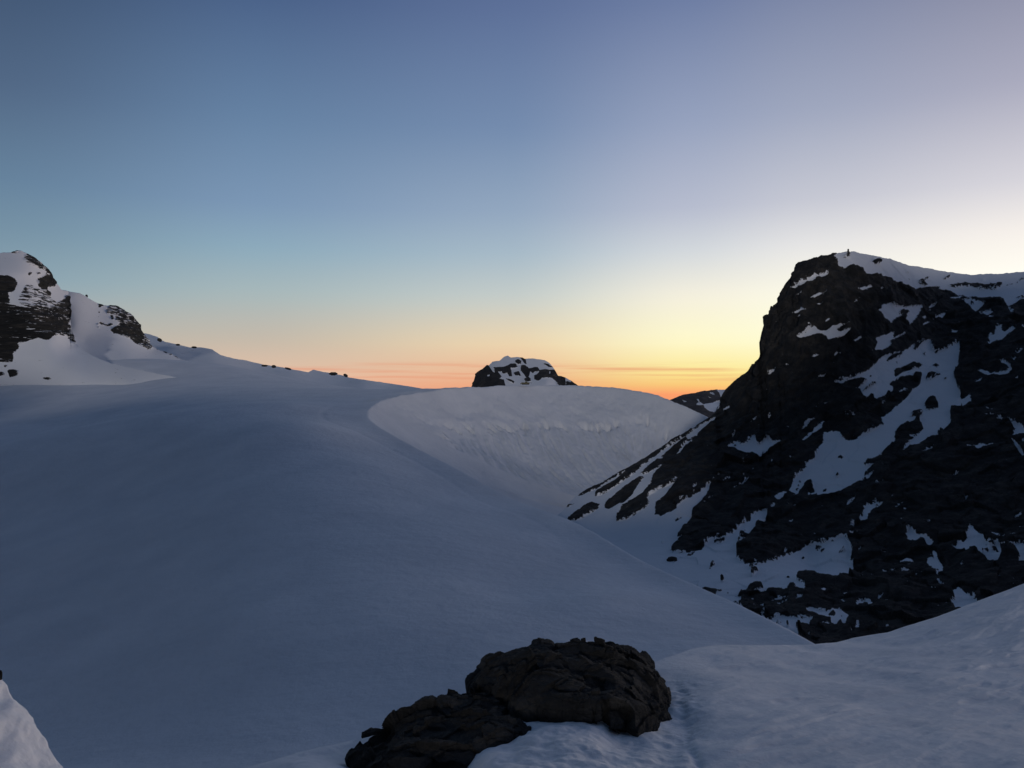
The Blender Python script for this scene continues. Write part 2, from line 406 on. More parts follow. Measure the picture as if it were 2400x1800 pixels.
h = np.clip(.5+.5*(zW-zL)/k, 0, 1); GZ = zW*(1-h)+zL*h-k*h*(1-h)
ground = grid_mesh('snow_slope', np.stack([GX, GY, GZ], -1), M_slope)
tag(ground, 'broad blue-grey snow slope whose crest curls round a wide fluted wind scoop', 'snow slope', kind='structure')
print('ground done', GZ.min(), GZ.max())
# unseen hill added behind the camera; blocks the lamp from slope and peak
hx = np.linspace(-780, 520, 440); hy = np.linspace(1.2, -640, 230)
HX, HY = np.meshgrid(hx, hy)
HZ = -2.6-.012*np.abs(HX)*(HX < 0)-sm(HX, -180, -420)*0-22*sm(-HX, 260, 420)-.01*(-HY)*sm(-HX, 0, 60)
h1 = np.interp(HX, [-530, -465, -420, -300, -170, -140, -127, -114, -95, -72, -44, -26, -20, -12, 60], [168, 150, 120, 112, 92, 84, 66, 62, 57, 48, 31, 26, 18, 16, 9])*np.exp(-((HY+150)/48)**2)  # crest heights set to shade the left slope and near crest
h2 = np.interp(HX, [-14, 2, 15, 42, 60, 110, 400, 520], [0, 55, 88, 95, 115, 178, 178, 120])*np.exp(-((HY+300)/95)**2)  # shoulder heights set to shade the right peak
HZ = HZ+np.maximum(h1, h2)
HZ = HZ+1.2*fbm(np.stack([HX/40, HY/40, HX*0], -1), 4, 15)*sm(np.hypot(HX, HY), 15, 60)-30*sm(-HY, 420, 640)*sm(-HX, -60, 60)
tag(grid_mesh('shade_hill', np.stack([HX, HY, HZ], -1), M_slope), 'unseen snowy hill added behind the camera to shade the slope and right peak', 'hill', kind='structure')

# ================================================================ the dark rock peak on the right
mk_ = Mask(1240, 540, 2760, 1640, 0.0)
Z3 = dict(off=(1700, 550), sc=3.16); R1 = dict(off=(1300, 900), sc=5.53); R2 = dict(off=(1600, 1000), sc=5.53); R3 = dict(off=(2000, 950), sc=5.53)
R4 = dict(off=(1600, 1250), sc=5.53); R5 = dict(off=(2000, 1200), sc=5.53); Q = dict(off=(1300, 950), sc=2.011)
def pt(pts, val, fr=None): mk_.paint(pts, val, **(fr or {}))
pt([(1230,1050),(1700,930),(1830,1150),(1830,1200),(2010,1250),(2010,1350),(1950,1640),(1230,1640)], 1)
pt([(280,1455),(330,1420),(460,1350),(700,1220),(950,1070),(1160,950),(1480,760),(1700,600),(1900,470),(2040,375),(2110,300),(2130,380),(2090,430),(1900,530),(1750,640),(1620,725),(1490,810),(1380,880),(1270,955),(1170,1030),(1080,1100),(1000,1180),(930,1220),(810,1310),(700,1380),(590,1440),(520,1450),(530,1410),(610,1345),(750,1265),(880,1180),(960,1110),(850,1170),(700,1250),(600,1320),(460,1390),(330,1450)], 0, R1)
pt([(250,1510),(340,1480),(300,1505)], 0, R1); pt([(130,1610),(190,1560),(260,1545),(200,1585)], 0, R1)
pt([(60,545),(80,520),(130,480),(180,460),(215,465),(200,490),(130,530),(70,550)], 0, Q)
pt([(640,1600),(650,1560),(700,1490),(800,1420),(900,1330),(1000,1270),(1080,1220),(1165,1195),(1120,1250),(1070,1320),(1030,1400),(1000,1440),(930,1500),(880,1540),(830,1545),(700,1620)], 0, R1)
pt([(1498,1111),(1515,1095),(1535,1081),(1553,1066),(1580,1048),(1596,1039),(1607,1030),(1622,1025),(1631,1018),(1653,1003),(1675,989),(1684,960),(1700,900),(2780,500),(2780,1640),(1990,1640),
    (2000,1320),(1991,1319),(1982,1326),(1974,1339),(1990,1320),(1998,1301),(1992,1273),(1982,1261),(1973,1259),(1958,1266),(1936,1272),(1915,1277),(1891,1279),(1886,1286),(1862,1297),(1835,1304),(1821,1310),(1799,1313),(1790,1321),(1768,1326),(1779,1315),(1756,1320),(1737,1317),(1727,1310),(1727,1290),(1734,1281),(1750,1272),(1757,1261),(1755,1253),(1770,1240),(1772,1230),(1788,1221),(1799,1208),(1799,1195),(1781,1197),(1763,1210),(1754,1224),(1739,1233),(1719,1250),(1701,1262),(1680,1262),(1663,1268),(1643,1287),(1605,1297),(1590,1297),
    (1573,1293),(1578,1273),(1598,1248),(1618,1221),(1623,1196),(1643,1179),(1660,1151),(1665,1134),(1643,1149),(1623,1161),(1603,1174),(1583,1194),(1549,1209),(1534,1206),(1536,1186),(1537,1177),(1553,1166),(1568,1153),(1578,1137),(1593,1124),(1599,1114),(1582,1129),(1562,1140),(1544,1144),(1533,1153),(1519,1160),(1517,1169),(1521,1178),(1513,1189),(1501,1196),
    (1489,1204),(1469,1218),(1444,1223),(1446,1204),(1457,1184),(1481,1169),(1508,1154),(1513,1146),(1526,1130),(1530,1115),(1540,1104),(1562,1083),(1584,1067),(1607,1050),(1620,1041),(1624,1027),(1607,1037),(1589,1059),(1568,1079),(1553,1090),(1533,1101),(1512,1111)], 0)
# snow caps and patches of the peak
pt([(790,185),(840,120),(910,60),(960,60),(1100,90),(1220,110),(1350,150),(1500,190),(1620,200),(1820,220),(2000,220),(2800,60),(2800,700),(2300,640),(2170,560),(2110,580),(2080,520),(2040,480),(1960,470),(1900,470),(1780,465),(1720,450),(1690,420),(1610,400),(1540,395),(1480,400),(1410,405),(1330,385),(1240,350),(1160,320),(1100,305),(1040,290),(1000,260),(950,245),(880,245),(830,250),(815,215)], 1, Z3)
for p in [[(1640,380),(1720,358),(1800,360),(1960,366),(2060,370),(2010,412),(1900,408),(1820,388),(1740,388),(1690,395)],[(1510,395),(1560,375),(1600,385),(1560,405)],[(1420,340),(1470,350),(1490,390),(1440,375)],[(1075,200),(1110,190),(1150,215),(1110,222)],[(860,155),(930,158),(900,176)],[(1328,272),(1345,272),(1358,300)],[(1345,322),(1357,324),(1384,364)],[(1700,450),(1760,445),(1790,470),(1740,465)],[(2145,470),(2200,455),(2230,470),(2180,480)],[(2090,540),(2200,490),(2300,520),(2240,600),(2150,575)]]: pt(p, 0, Z3)
for p in [[(1750,490),(1820,480),(1900,500),(1935,520),(1900,550),(1850,572),(1820,545),(1770,515)],[(1880,590),(1950,560),(2000,575),(1950,605)],
 [(505,400),(530,370),(600,335),(680,300),(740,285),(768,276),(745,310),(690,330),(620,355),(570,385),(540,407)],
 [(515,575),(560,545),(610,560),(560,580),(520,590)],[(515,615),(575,600),(570,612)],
 [(540,760),(600,720),(640,685),(620,650),(650,672),(700,710),(750,705),(800,668),(900,672),(820,692),(850,712),(915,708),(880,745),(820,760),(790,770),(765,797),(752,760),(720,730),(670,730),(620,755),(570,780)],
 [(1112,565),(1160,545),(1165,515),(1215,508),(1240,530),(1330,535),(1452,523),(1440,570),(1390,640),(1360,672),(1330,620),(1345,600),(1320,590),(1260,620),(1230,640),(1222,668),(1190,630),(1160,600)],
 [(1100,775),(1160,750),(1250,720),(1230,780),(1215,830),(1170,850),(1100,862),(1105,830),(1125,800)],
 [(1525,628),(1570,600),(1640,582),(1610,610),(1560,622)],[(1450,610),(1480,600),(1490,615),(1460,627)],[(1490,565),(1520,555),(1515,572)],
 [(1935,830),(1960,800),(1945,735),(1990,730),(2010,680),(2052,662),(2045,700),(2070,715),(2160,685),(2155,705),(2090,738),(2060,765),(2010,790),(1970,815)],
 [(1860,1003),(1940,1003),(1960,1022),(2060,1012),(2110,1000),(2080,962),(2025,938),(2080,936),(2110,968),(2127,1000),(2100,1022),(2040,1033),(1960,1040),(1900,1022)],[(2122,912),(2162,912),(2142,952)],
 [(565,1535),(600,1490),(690,1420),(735,1368),(737,1400),(700,1442),(640,1482)],[(565,1455),(600,1400),(680,1370),(620,1420)],[(300,1357),(348,1323),(330,1352)],[(1308,1148),(1352,1148),(1330,1167)],[(1138,1236),(1192,1236),(1160,1254)],
 [(1775,1580),(1840,1562),(1900,1555),(1940,1560),(2008,1542),(1960,1577),(1910,1592),(1880,1627),(1850,1590)],[(1450,1622),(1500,1592),(1547,1568),(1530,1600),(1480,1617)],
 [(2112,1383),(2160,1393),(2230,1440),(2260,1500),(2180,1500),(2130,1490),(2150,1450)],[(2130,1523),(2160,1548),(2212,1618),(2260,1659),(2200,1640),(2148,1572)],[(2028,1348),(2074,1372),(2050,1380)],[(1925,1278),(2000,1305),(1950,1310)],
 [(735,1265),(765,1270),(745,1295)],[(305,880),(335,880),(330,903)],[(540,460),(600,440),(560,465)],[(640,415),(670,415),(650,425)]]: pt(p, 1, Z3)
pt([(1275,570),(1300,558),(1370,565),(1330,590),(1280,595)], 0, Z3)
z = lambda *a: [(1700+x/3.16, 550+y/3.16) for x, y in a]
pt(z((805,1125),(820,1090),(870,1095),(960,1060),(1060,1000),(1115,950),(1150,910),(1240,880),(1300,865),(1340,855),(1400,800),(1450,800),(1512,783),(1525,860),(1560,880),(1640,855),(1690,825),(1737,794),(1735,870),(1725,960),(1690,1020),(1700,1080),(1730,1140),(1745,1180),(1740,1220),(1810,1188),(1822,1230),(1770,1270),(1720,1285),(1670,1290),(1665,1330),(1670,1400),(1640,1430),(1570,1470),(1577,1510),(1500,1520),(1420,1555),(1308,1597),(1340,1560),(1400,1510),(1470,1440),(1440,1380),(1430,1340),(1400,1375),(1300,1420),(1260,1460),(1255,1530),(1210,1570),(1170,1610))
   +[(2063,1066),(2054,1075),(2034,1082),(2024,1092),(2034,1096),(2055,1086),(2048,1094),(2034,1104),(2026,1120),(2054,1107),(2043,1122),(2034,1129),(2000,1143),(1971,1157),(1947,1165),(1933,1163),(1911,1168),(1918,1157),(1907,1148),(1906,1134),(1889,1134),(1880,1145),(1873,1157),(1871,1168),(1860,1169),(1866,1161),(1853,1157),(1835,1166),(1821,1172),(1815,1165),(1828,1155),(1848,1153),(1855,1141),(1860,1123),(1871,1114),(1889,1098),(1906,1080),(1915,1061),(1918,1049),(1929,1036),(1931,1012),(1944,1016),(1967,1010),(1974,1025),(1987,1033),(2000,1029),(2022,1020),(2045,1010),(2072,995),(2064,976)]
   +z((1170,1345),(1260,1280),(1330,1220),(1380,1160),(1440,1110),(1450,1050),(1380,1040),(1300,1050),(1213,1100),(1245,1130),(1240,1160),(1180,1190),(1110,1225),(1080,1210),(1030,1237),(1000,1200),(958,1172),(1020,1110),(1060,1080),(960,1085),(900,1100),(860,1130)), 1)
for p in [[(1180,945),(1220,900),(1300,870),(1330,870),(1290,900),(1230,925)],[(1248,1000),(1300,983),(1430,938),(1467,955),(1440,987),(1340,1010),(1260,1047)],[(1480,1062),(1560,1018),(1592,1018),(1580,1047),(1500,1087)],[(1473,1260),(1500,1233),(1550,1223),(1587,1280),(1550,1290),(1490,1307)],
          [(1400,1320),(1440,1298),(1472,1310),(1460,1342),(1430,1352),(1410,1352)],[(1380,850),(1400,818),(1432,820),(1410,857)],[(1528,970),(1560,960),(1597,975),(1560,987)],[(1000,1180),(1110,1090),(1125,1098),(1020,1172)],[(1255,940),(1275,940),(1270,962)],[(1455,890),(1475,870),(1480,890)]]: pt(p, 0, Z3)
pt([(1488,710),(1540,698),(1532,732)], 0, R2); pt([(1453,820),(1512,798),(1502,837)], 0, R2)
for p in [[(580,285),(620,240),(690,190),(730,200),(760,250),(820,220),(890,150),(932,105),(950,170),(970,240),(1010,235),(1060,170),(1100,152),(1150,160),(1160,200),(1305,218),(1200,290),(1100,350),(1010,403),(960,380),(900,345),(830,355),(720,342),(690,300),(640,300)],
 [(428,670),(460,642),(498,655),(470,678)],[(495,772),(550,700),(620,688),(657,668),(620,712),(560,732)],[(768,622),(818,588),(800,612)],[(1378,432),(1417,403),(1402,437)],[(883,522),(920,493),(905,522)],[(115,842),(162,823),(140,852)],[(300,960),(400,915),(390,945),(330,975)],[(250,990),(300,985),(290,1010)],[(340,1245),(410,1240),(370,1258)],
 [(630,162),(680,90),(722,53),(702,95),(650,152)],[(1543,212),(1600,150),(1650,90),(1740,28),(1810,-5),(1812,15),(1740,52),(1670,112),(1600,172)],[(300,740),(370,740),(340,790),(300,810)],[(1140,1080),(1140,1040),(1200,1010),(1185,1080)]]: pt(p, 1, R2)
pt([(660,255),(690,245),(705,270),(680,280)], 0, R2); pt([(740,1440),(790,1420),(865,1440),(850,1475),(745,1475)], 0, R2)
# the rocky hummock at the foot
pt([(1907,1640),(1868,1478),(1840,1465),(1760,1445),(1730,1425),(1744,1418),(1736,1409),(1741,1396),(1727,1400),(1737,1391),(1754,1386),(1770,1378),(1792,1379),(1781,1387),(1757,1392),(1770,1395),(1797,1391),(1802,1384),(1822,1385),(1844,1384),(1886,1385),(1887,1366),(1866,1364),(1872,1355),(1896,1352),(1934,1353),(1956,1351),(1972,1349),(2000,1350),(2020,1359),(2080,1359),(2300,1340),(2500,1640)], 0)
for p in [[(1330,720),(1440,680),(1500,690),(1450,722),(1400,732)],[(238,745),(290,728),(452,733),(430,770),(442,812),(330,802)],[(530,782),(602,773),(602,787)],[(648,832),(760,788),(782,800),(720,832)],[(608,930),(700,928),(752,940),(690,952)],[(490,630),(560,625),(540,650),(500,655)],[(1370,560),(1395,555),(1390,570)],[(1095,690),(1150,680),(1195,670),(1150,695)],
          [(430,120),(470,95),(560,80),(550,105),(480,140),(440,145)],[(645,175),(670,172),(665,190)],[(685,200),(740,130),(750,150),(710,190)]]: pt(p, 0, R4)
for p in [[(1110,1145),(1200,1110),(1320,1080),(1400,1100),(1530,1110),(1690,1100),(1640,1180),(1640,1220),(1580,1262),(1470,1240),(1460,1290),(1400,1400),(1100,1400)],[(1150,902),(1200,850),(1402,823),(1360,860),(1250,880),(1170,907)],[(1218,942),(1300,888),(1404,890),(1320,930),(1260,952)],[(885,1002),(980,950),(1060,938),(1050,980),(1155,968),(1110,1017),(1040,990),(960,1012)],
 [(1590,990),(1650,968),(1720,990),(1850,1020),(1920,1010),(1960,980),(2030,990),(2150,1050),(2130,1120),(2100,1182),(2060,1160),(2060,1110),(2010,1160),(1990,1202),(1930,1160),(1920,1090),(1800,1080),(1700,1030),(1620,1022)],[(1730,1168),(1850,1173),(1912,1158),(1900,1197),(1780,1192)],[(1500,1048),(1560,1070),(1612,1080),(1580,1097),(1510,1087)],[(1985,887),(2030,858),(2132,910),(2100,912),(2040,882)]]: pt(p, 1, R4)
for p in [[(1880,1060),(1950,1000),(1990,1040),(1960,1072)],[(2038,1040),(2082,1050),(2060,1082)],[(1190,1170),(1280,1165),(1260,1195)],[(1350,1190),(1385,1180),(1380,1230),(1355,1225)],[(1510,1225),(1540,1220),(1535,1240)]]: pt(p, 0, R4)
for p in [[(-30,838),(60,800),(300,805),(550,805),(730,798),(850,823),(962,838),(850,852),(600,872),(440,882),(230,862),(110,882),(60,852)],[(20,1200),(70,1163),(140,1148),(222,1160),(267,1210),(240,1267),(188,1250),(190,1200),(130,1180),(90,1190),(137,1242),(60,1227)],[(957,1048),(1030,1078),(1132,1122),(1060,1112),(1000,1097)],
 [(1087,905),(1120,898),(1200,960),(1300,1020),(1340,968),(1400,1000),(1480,1060),(1640,1170),(1700,1300),(1350,1350),(1300,1220),(1262,1155),(1330,1140),(1290,1050),(1230,1032),(1160,962)],[(597,642),(680,578),(740,588),(792,625),(720,637),(640,652)],
 [(698,270),(735,198),(780,240),(830,290),(880,290),(960,320),(1042,370),(1042,400),(1000,447),(950,420),(930,370),(880,355),(830,392),(760,370),(698,345)],[(1018,490),(1040,473),(1082,530),(1087,580),(1160,700),(1162,772),(1080,745),(990,690),(948,640),(960,600),(1050,590),(1030,540)],
 [(1262,465),(1340,440),(1400,390),(1480,320),(1470,260),(1510,178),(1570,210),(1640,280),(1722,283),(1680,312),(1690,370),(1760,390),(1880,410),(1960,460),(2080,440),(2160,413),(2400,450),(2400,670),(2140,672),(2180,620),(2130,570),(2040,540),(1920,540),(1952,600),(1900,670),(1810,697),(1760,680),(1700,610),(1610,540),(1590,480),(1540,470),(1490,490),(1480,527),(1400,522)],
 [(1778,290),(1900,288),(1972,310),(1950,350),(2032,385),(2000,422),(1920,380),(1870,340)],[(-20,1560),(120,1553),(172,1602),(-20,1640)],[(55,938),(150,908),(130,940)],[(190,912),(230,905),(222,925)],[(40,1450),(60,1420),(78,1450),(60,1510),(20,1500)],[(2020,285),(2060,290),(2145,342),(2100,340)]]: pt(p, 1, R5)
for p in [[(1778,490),(1830,483),(1902,532),(1850,527)],[(1685,385),(1750,430),(1700,410)],[(1320,985),(1370,960),(1330,1010)]]: pt(p, 0, R5)
for p in [[(80,1500),(120,1430),(140,1340),(180,1290),(290,1238),(330,1260),(340,1300),(425,1287),(330,1342),(240,1372),(210,1440),(180,1517),(100,1522)],[(258,1052),(350,1043),(412,1022),(380,1052),(320,1062)],[(488,1217),(562,1172),(520,1217)],[(875,622),(942,598),(930,614)],[(985,577),(1052,535),(1030,572)],[(355,817),(428,772),(400,807)],[(620,575),(665,560),(660,585)],[(1415,100),(1510,85),(1460,108)]]: pt(p, 1, R3)
for _ in range(190):                                     # snow caught on ledges, loose stones melted out
    u = rng.uniform(1500, 2420); v = rng.uniform(640, 1500); L_ = rng.uniform(3, 15)*(1 if rng.random() < .8 else 1.8); w_ = rng.uniform(1.2, 3.4); a_ = math.radians(-rng.uniform(5, 50))
    c_, s_ = math.cos(a_), math.sin(a_); isn = mk_(np.array(u), np.array(v)) > .5
    if isn and rng.random() < .5: L_ *= .5
    q = [(-L_, rng.uniform(-1, 1)*w_*.5), (-L_*.3, -w_), (L_*.4, -w_*.7), (L_, 0), (L_*.3, w_), (-L_*.5, w_*.8)]
    mk_.paint([(u+x*c_-y*s_, v+x*s_+y*c_) for x, y in q], 0. if isn else 1.)
b0 = mk_.m.copy(); mk_.blur(2); b1 = mk_.m.copy(); mk_.blur(7); mk_.m = .5*b1+.5*mk_.m
skyB = [(1240,1262),(1300,1215),(1325,1190),(1340,1172),(1365,1149),(1420,1122),(1474,1094),(1549,1049),(1620,1005),(1662,978),(1679,966),(1690,935),(1700,914),(1725,892),(1754,870),(1779,844),(1787,822),(1789.5,797),(1793,771),(1799,756),(1801,740),(1807,724),(1812,727),(1820,715),(1829,705),(1831,686),(1839,669),(1853,651),(1857,643),(1862,637),(1864,620),(1870,615),(1890,610),(1928,599),(1959,594),(1985,589.5),(2004,590),(2048,600),(2086,607),(2127,621),(2175,629),(2213,637),(2276,644),(2333,642),(2400,637),(2500,620),(2700,560)]
ctB = [(1240,1262,300),(1330,1210,311),(1474,1094,335),(1550,1049,350),(1620,1005,362),(1679,966,371),(1700,914,374),(1754,870,376),(1789,797,380),(1800,740,381),(1830,700,382),(1861,630,384),(1928,599,388),(1988,590,398),(2127,621,440),(2276,644,478),(2400,637,478),(2520,610,470),(2700,560,460),
 (1850,800,362),(1900,700,364),(1900,850,350),(1900,950,336),(2000,680,372),(2050,640,395),(2100,700,392),(2100,850,352),(2200,720,420),(2200,800,385),(2200,1000,300),(2350,720,400),(2350,800,360),(2350,1000,284),(2350,1200,225),(2000,1000,312),(2000,1100,283),(1800,950,345),(1800,1050,318),(1700,1000,350),(1700,1050,328),(1700,1200,275),(1600,1150,293),(1550,1200,282),(1500,1250,270),(1500,1330,230),(1420,1260,275),(1600,1290,243),(1800,1300,226),(1950,1290,226),(2000,1340,208),(2150,1345,198),(2150,1250,222),(2350,1350,180),(2500,1300,185),(2500,1000,262),(2700,900,280),(2700,1300,185),
 (1900,1348,207),(1900,1362,192),(1900,1400,178),(1900,1450,164),(1900,1500,152),(1750,1390,192),(1700,1390,193),(1640,1390,197),(2100,1400,176),(2100,1450,160),(2250,1430,162),(2100,1600,128),(1900,1600,130),(1500,1600,136),(1300,1450,180),(1300,1600,135),(2600,1600,128)]
def buttress(X, U, V, m):       # vertical ribs on the steep left cliff, gullies slanting down the rest
    sn = sm(m, .3, .7); w = sm(U, 1690, 1760)*(1-sm(U, 2000, 2150))*(1-sm(V, 980, 1060))
    r = fbm(np.stack([X[..., 0]/9, X[..., 1]/9, X[..., 2]/45], -1), 4, 77, .55, True)
    g = fbm(np.stack([(X[..., 0]+X[..., 2]*.9)/22, X[..., 1]/30, X[..., 2]/60], -1), 4, 78, .5, True)
    wq = X/np.array([14, 14, 20.])+.3*fbm(X/20, 2, 79)[..., None]
    fc = facet(wq, 80)*1.6+facet(wq*2.7, 81)*.6
    return (1-.8*sn)*(w*2.6*r+(1-w)*1.5*g*sm(U, 1500, 1750)+fc*sm(U, 1450, 1700))
oB, XB, UB, VB = relief('rocky_peak', skyB, ctB, 1640, 1240, 2700, 1.7, 560, M_right, mk_, back=1.1, backlen=.45, rockamp=1.7, rockscale=13, snowamp=.35, snowscale=12, hook=buttress, edge=2.0, seed=3)
tag(oB, 'near-black rock peak patched with blue snow, rising steeply on the right', 'mountain', kind='structure')
print('right peak done')

# ================================================================ peaks on the left
Z7 = dict(off=(0, 570), sc=9.217); Z8 = dict(off=(0, 730), sc=5.53); Y1 = dict(off=(200, 680), sc=7.373)
m1 = Mask(-260, 560, 520, 960, 1.0)
m1.paint([(-2500,700),(0,705),(200,720),(330,780),(390,850),(340,930),(330,1000),(200,1090),(200,1200),(220,1300),(80,1330),(0,1350),(-2500,1350)], 0, **Z7)
m1.paint([(-260,716),(20,713),(60,722),(110,712),(130,712),(150,700),(168,715),(168,744),(160,755),(165,770),(168,786),(180,806),(170,803),(155,788),(146,786),(128,785),(112,797),(90,793),(69,799),(45,808),(43,817),(32,831),(30,846),(0,849),(-260,880)], .24)
m1.paint([(380,1200),(550,900),(700,900),(1000,1060),(1150,1200),(1250,1300),(1000,1420),(850,1330),(600,1400),(420,1300)], .52, **Z7)
m1.paint([(-260,740),(40,735),(60,760),(55,790),(45,808),(43,817),(32,831),(30,846),(0,849),(-260,880)], .05)
m1.paint([(110,752),(159,752),(159,770),(150,772),(100,775),(95,765)], .05)
m1.paint([(410,190),(1310,280),(0,0)][:0] or [(94,781),(100,779),(128,783),(126,788),(112,797),(95,792)], .05)
m1.paint([(500,300),(600,220),(800,330),(920,420),(1010,500),(1100,600),(1180,740),(1230,800),(1220,880),(1180,940),(1030,950),(1030,1020),(1110,1140),(1060,1140),(980,1050),(850,940),(800,830),(820,750),(950,720),(1000,640),(960,560),(850,540),(700,480),(560,400)], .24, **Z7)
m1.paint([(940,710),(1120,700),(1190,760),(1210,880),(1170,940),(1030,950),(1020,1010),(1080,1140),(1000,1080),(850,940),(800,830),(860,800)], 0, **Z7)
m1.paint([(230,200),(380,140),(390,200),(260,225)], .1, **Z7); m1.paint([(470,160),(560,170),(640,240),(560,220)], .1, **Z7)
m1.paint([(600,640),(690,620),(700,660),(620,700)], .25, **Z7); m1.paint([(790,640),(850,630),(850,680),(800,680)], .1, **Z7)
m1.paint([(1400,1120),(1470,1130),(1560,1250),(1560,1420),(1540,1620),(1460,1620),(1400,1450),(1420,1280)], .1, **Z7)
m1.paint([(120,760),(180,755),(250,775),(230,830),(120,850)], .1, **Z8); m1.paint([(530,860),(620,850),(690,870),(620,885)], .1, **Z8); m1.paint([(0,780),(60,790),(60,830),(0,850)], .2, **Z8); m1.paint([(40,700),(100,690),(100,715),(60,722)], .1, **Z8)
m1.paint([(-200,640),(-60,600),(0,600),(20,604),(62,640),(60,648),(0,640),(-200,700)], 1)
m1.blur(2)
sky1 = [(-260,650),(-60,604),(0,592),(25,592),(40,587),(52,588),(67,596),(87,607),(100,617),(108,626),(118,637),(126,650),(131,657),(132.5,664),(139,671),(144,678),(160,682),(163,706),(165,722),(166,744),(167,770),(170,786),(177,804),(199,824),(226,838),(253,849),(307,862),(362,874),(450,892),(520,910)]
ct1 = [(-260,650,730),(0,592,770),(52,588,790),(108,626,820),(131,657,835),(160,682,848),(166,744,805),(177,804,765),(226,838,733),(307,862,712),(450,892,692),(520,910,684),(60,640,757),(0,650,735),(50,655,748),(0,700,728),(60,700,733),(110,740,742),(130,790,728),(80,800,718),(0,800,716),(-260,750,712),(0,850,704),(80,850,704),(180,850,712),(60,900,694),(200,900,690),(300,905,684),(-260,900,698),(0,940,696),(250,940,684),(0,1010,700),(300,1010,690)]
def strata(X, U, V, m):
    s = X[..., 2]+3*fbm(X/60, 2, 91); st = np.abs(((s/9) % 1)-.5)*2
    return (1-sm(m, .35, .7))*2.5*(st-.5)
oC1, X1, _, _ = relief('snowy_peak', sky1, ct1, [(-260, 1020), (520, 990)], -260, 520, 1.1, 330, M_left, m1, back=.9, backlen=.4, rockamp=3.5, rockscale=28, snowamp=.5, snowscale=30, hook=strata, edge=2.0, seed=11, strata=2.2)
tag(oC1, 'tall peak at the left edge, banded rock over a snow apron', 'mountain', kind='structure')
m2 = Mask(60, 640, 560, 900, 1.0)
m2.paint([(360,340),(430,235),(560,250),(650,310),(780,380),(880,480),(960,560),(1000,680),(1030,740),(1080,800),(1130,870),(1160,970),(1110,1040),(1040,1015),(950,960),(870,920),(760,840),(700,820),(620,790),(560,750),(490,750),(430,680),(520,640),(600,560),(520,520),(520,430),(400,410),(360,400)], .34, **Y1)
m2.paint([(430,680),(600,600),(980,590),(1010,680),(1030,740),(1000,830),(960,930),(870,920),(760,840),(690,810),(560,750),(490,750)], .1, **Y1)
for p in [[(190,600),(260,545),(360,590),(450,570),(470,620),(350,612),(240,602)],[(190,640),(240,640),(240,660)],[(220,240),(280,235),(320,270),(230,300)],[(1170,965),(1190,968),(1262,1032),(1245,1035)],[(1320,1048),(1350,1048),(1500,1105),(1490,1125),(1400,1090)],[(1515,1128),(1540,1128),(1665,1198),(1600,1170)],[(205,460),(245,460),(240,475)],[(215,370),(240,370),(250,400)],[(430,430),(470,430),(485,520),(450,500)]]: m2.paint(p, .0, **Y1)
m2.blur(1)
sky2 = [(60,730),(120,700),(150,684),(160,682),(185,687),(200,694),(214,703),(230,711),(243,716),(258,715),(276,718),(288,726),(306,734),(318,748),(327,757),(332,772),(336,780),(342,788),(349,798),(354,811),(360,813),(370,820),(390,825),(403,831),(425,842),(480,856),(560,880)]
ct2 = [(60,730,860),(160,682,862),(243,716,905),(306,734,950),(336,780,965),(360,813,960),(425,842,940),(480,856,900),(560,880,830),(200,800,815),(250,820,812),(180,760,825),(300,835,806),(220,850,775),(350,860,785),(400,870,775),(500,890,745),(100,850,775),(250,760,868),(60,880,755),(560,900,720),(60,910,745),(200,890,752),(300,900,735),(60,940,740),(300,940,722),(560,940,700)]
oC2, X2, _, _ = relief('snowy_shoulder', sky2, ct2, 945, 60, 560, 1.1, 200, M_left, m2, back=.8, backlen=.4, rockamp=3.5, rockscale=24, snowamp=.5, snowscale=35, hook=strata, edge=1.5, seed=13, strata=2.2)
tag(oC2, 'smooth snow couloir with a rocky shoulder right of the left-edge peak', 'mountain', kind='structure')
sky3 = [(300,800),(338,781),(353,784),(370,790),(378,797),(390,802),(417,807),(444,814),(471,814),(498,819),(517,832),(542,839),(579,845),(615,854),(669,862),(687,866),(723,872),(734,866.5),(760,872),(796,878),(820,885),(860,891),(910,898),(983,909.5),(1060,925)]
ct3 = [(300,940,730),(300,800,1120),(400,804,1160),(498,819,1190),(600,850,1180),(723,872,1150),(820,885,1100),(910,898,1000),(983,910,900),(1060,925,800),(340,850,950),(450,850,980),(560,880,880),(700,900,820),(850,912,760),(1060,960,620),(300,900,760),(600,940,640),(900,950,620)]
m3 = Mask(280, 760, 1080, 980, 1.0)
oC3, X3, _, _ = relief('far_snow_ridge', sky3, ct3, [(300, 905), (600, 925), (1060, 965)], 300, 1060, 1.4, 90, M_left, m3, back=.45, backlen=.6, snowamp=.9, snowscale=45, edge=.7, seed=17)
tag(oC3, 'long pale snow ridge sloping down to the middle of the horizon', 'ridge', kind='structure')

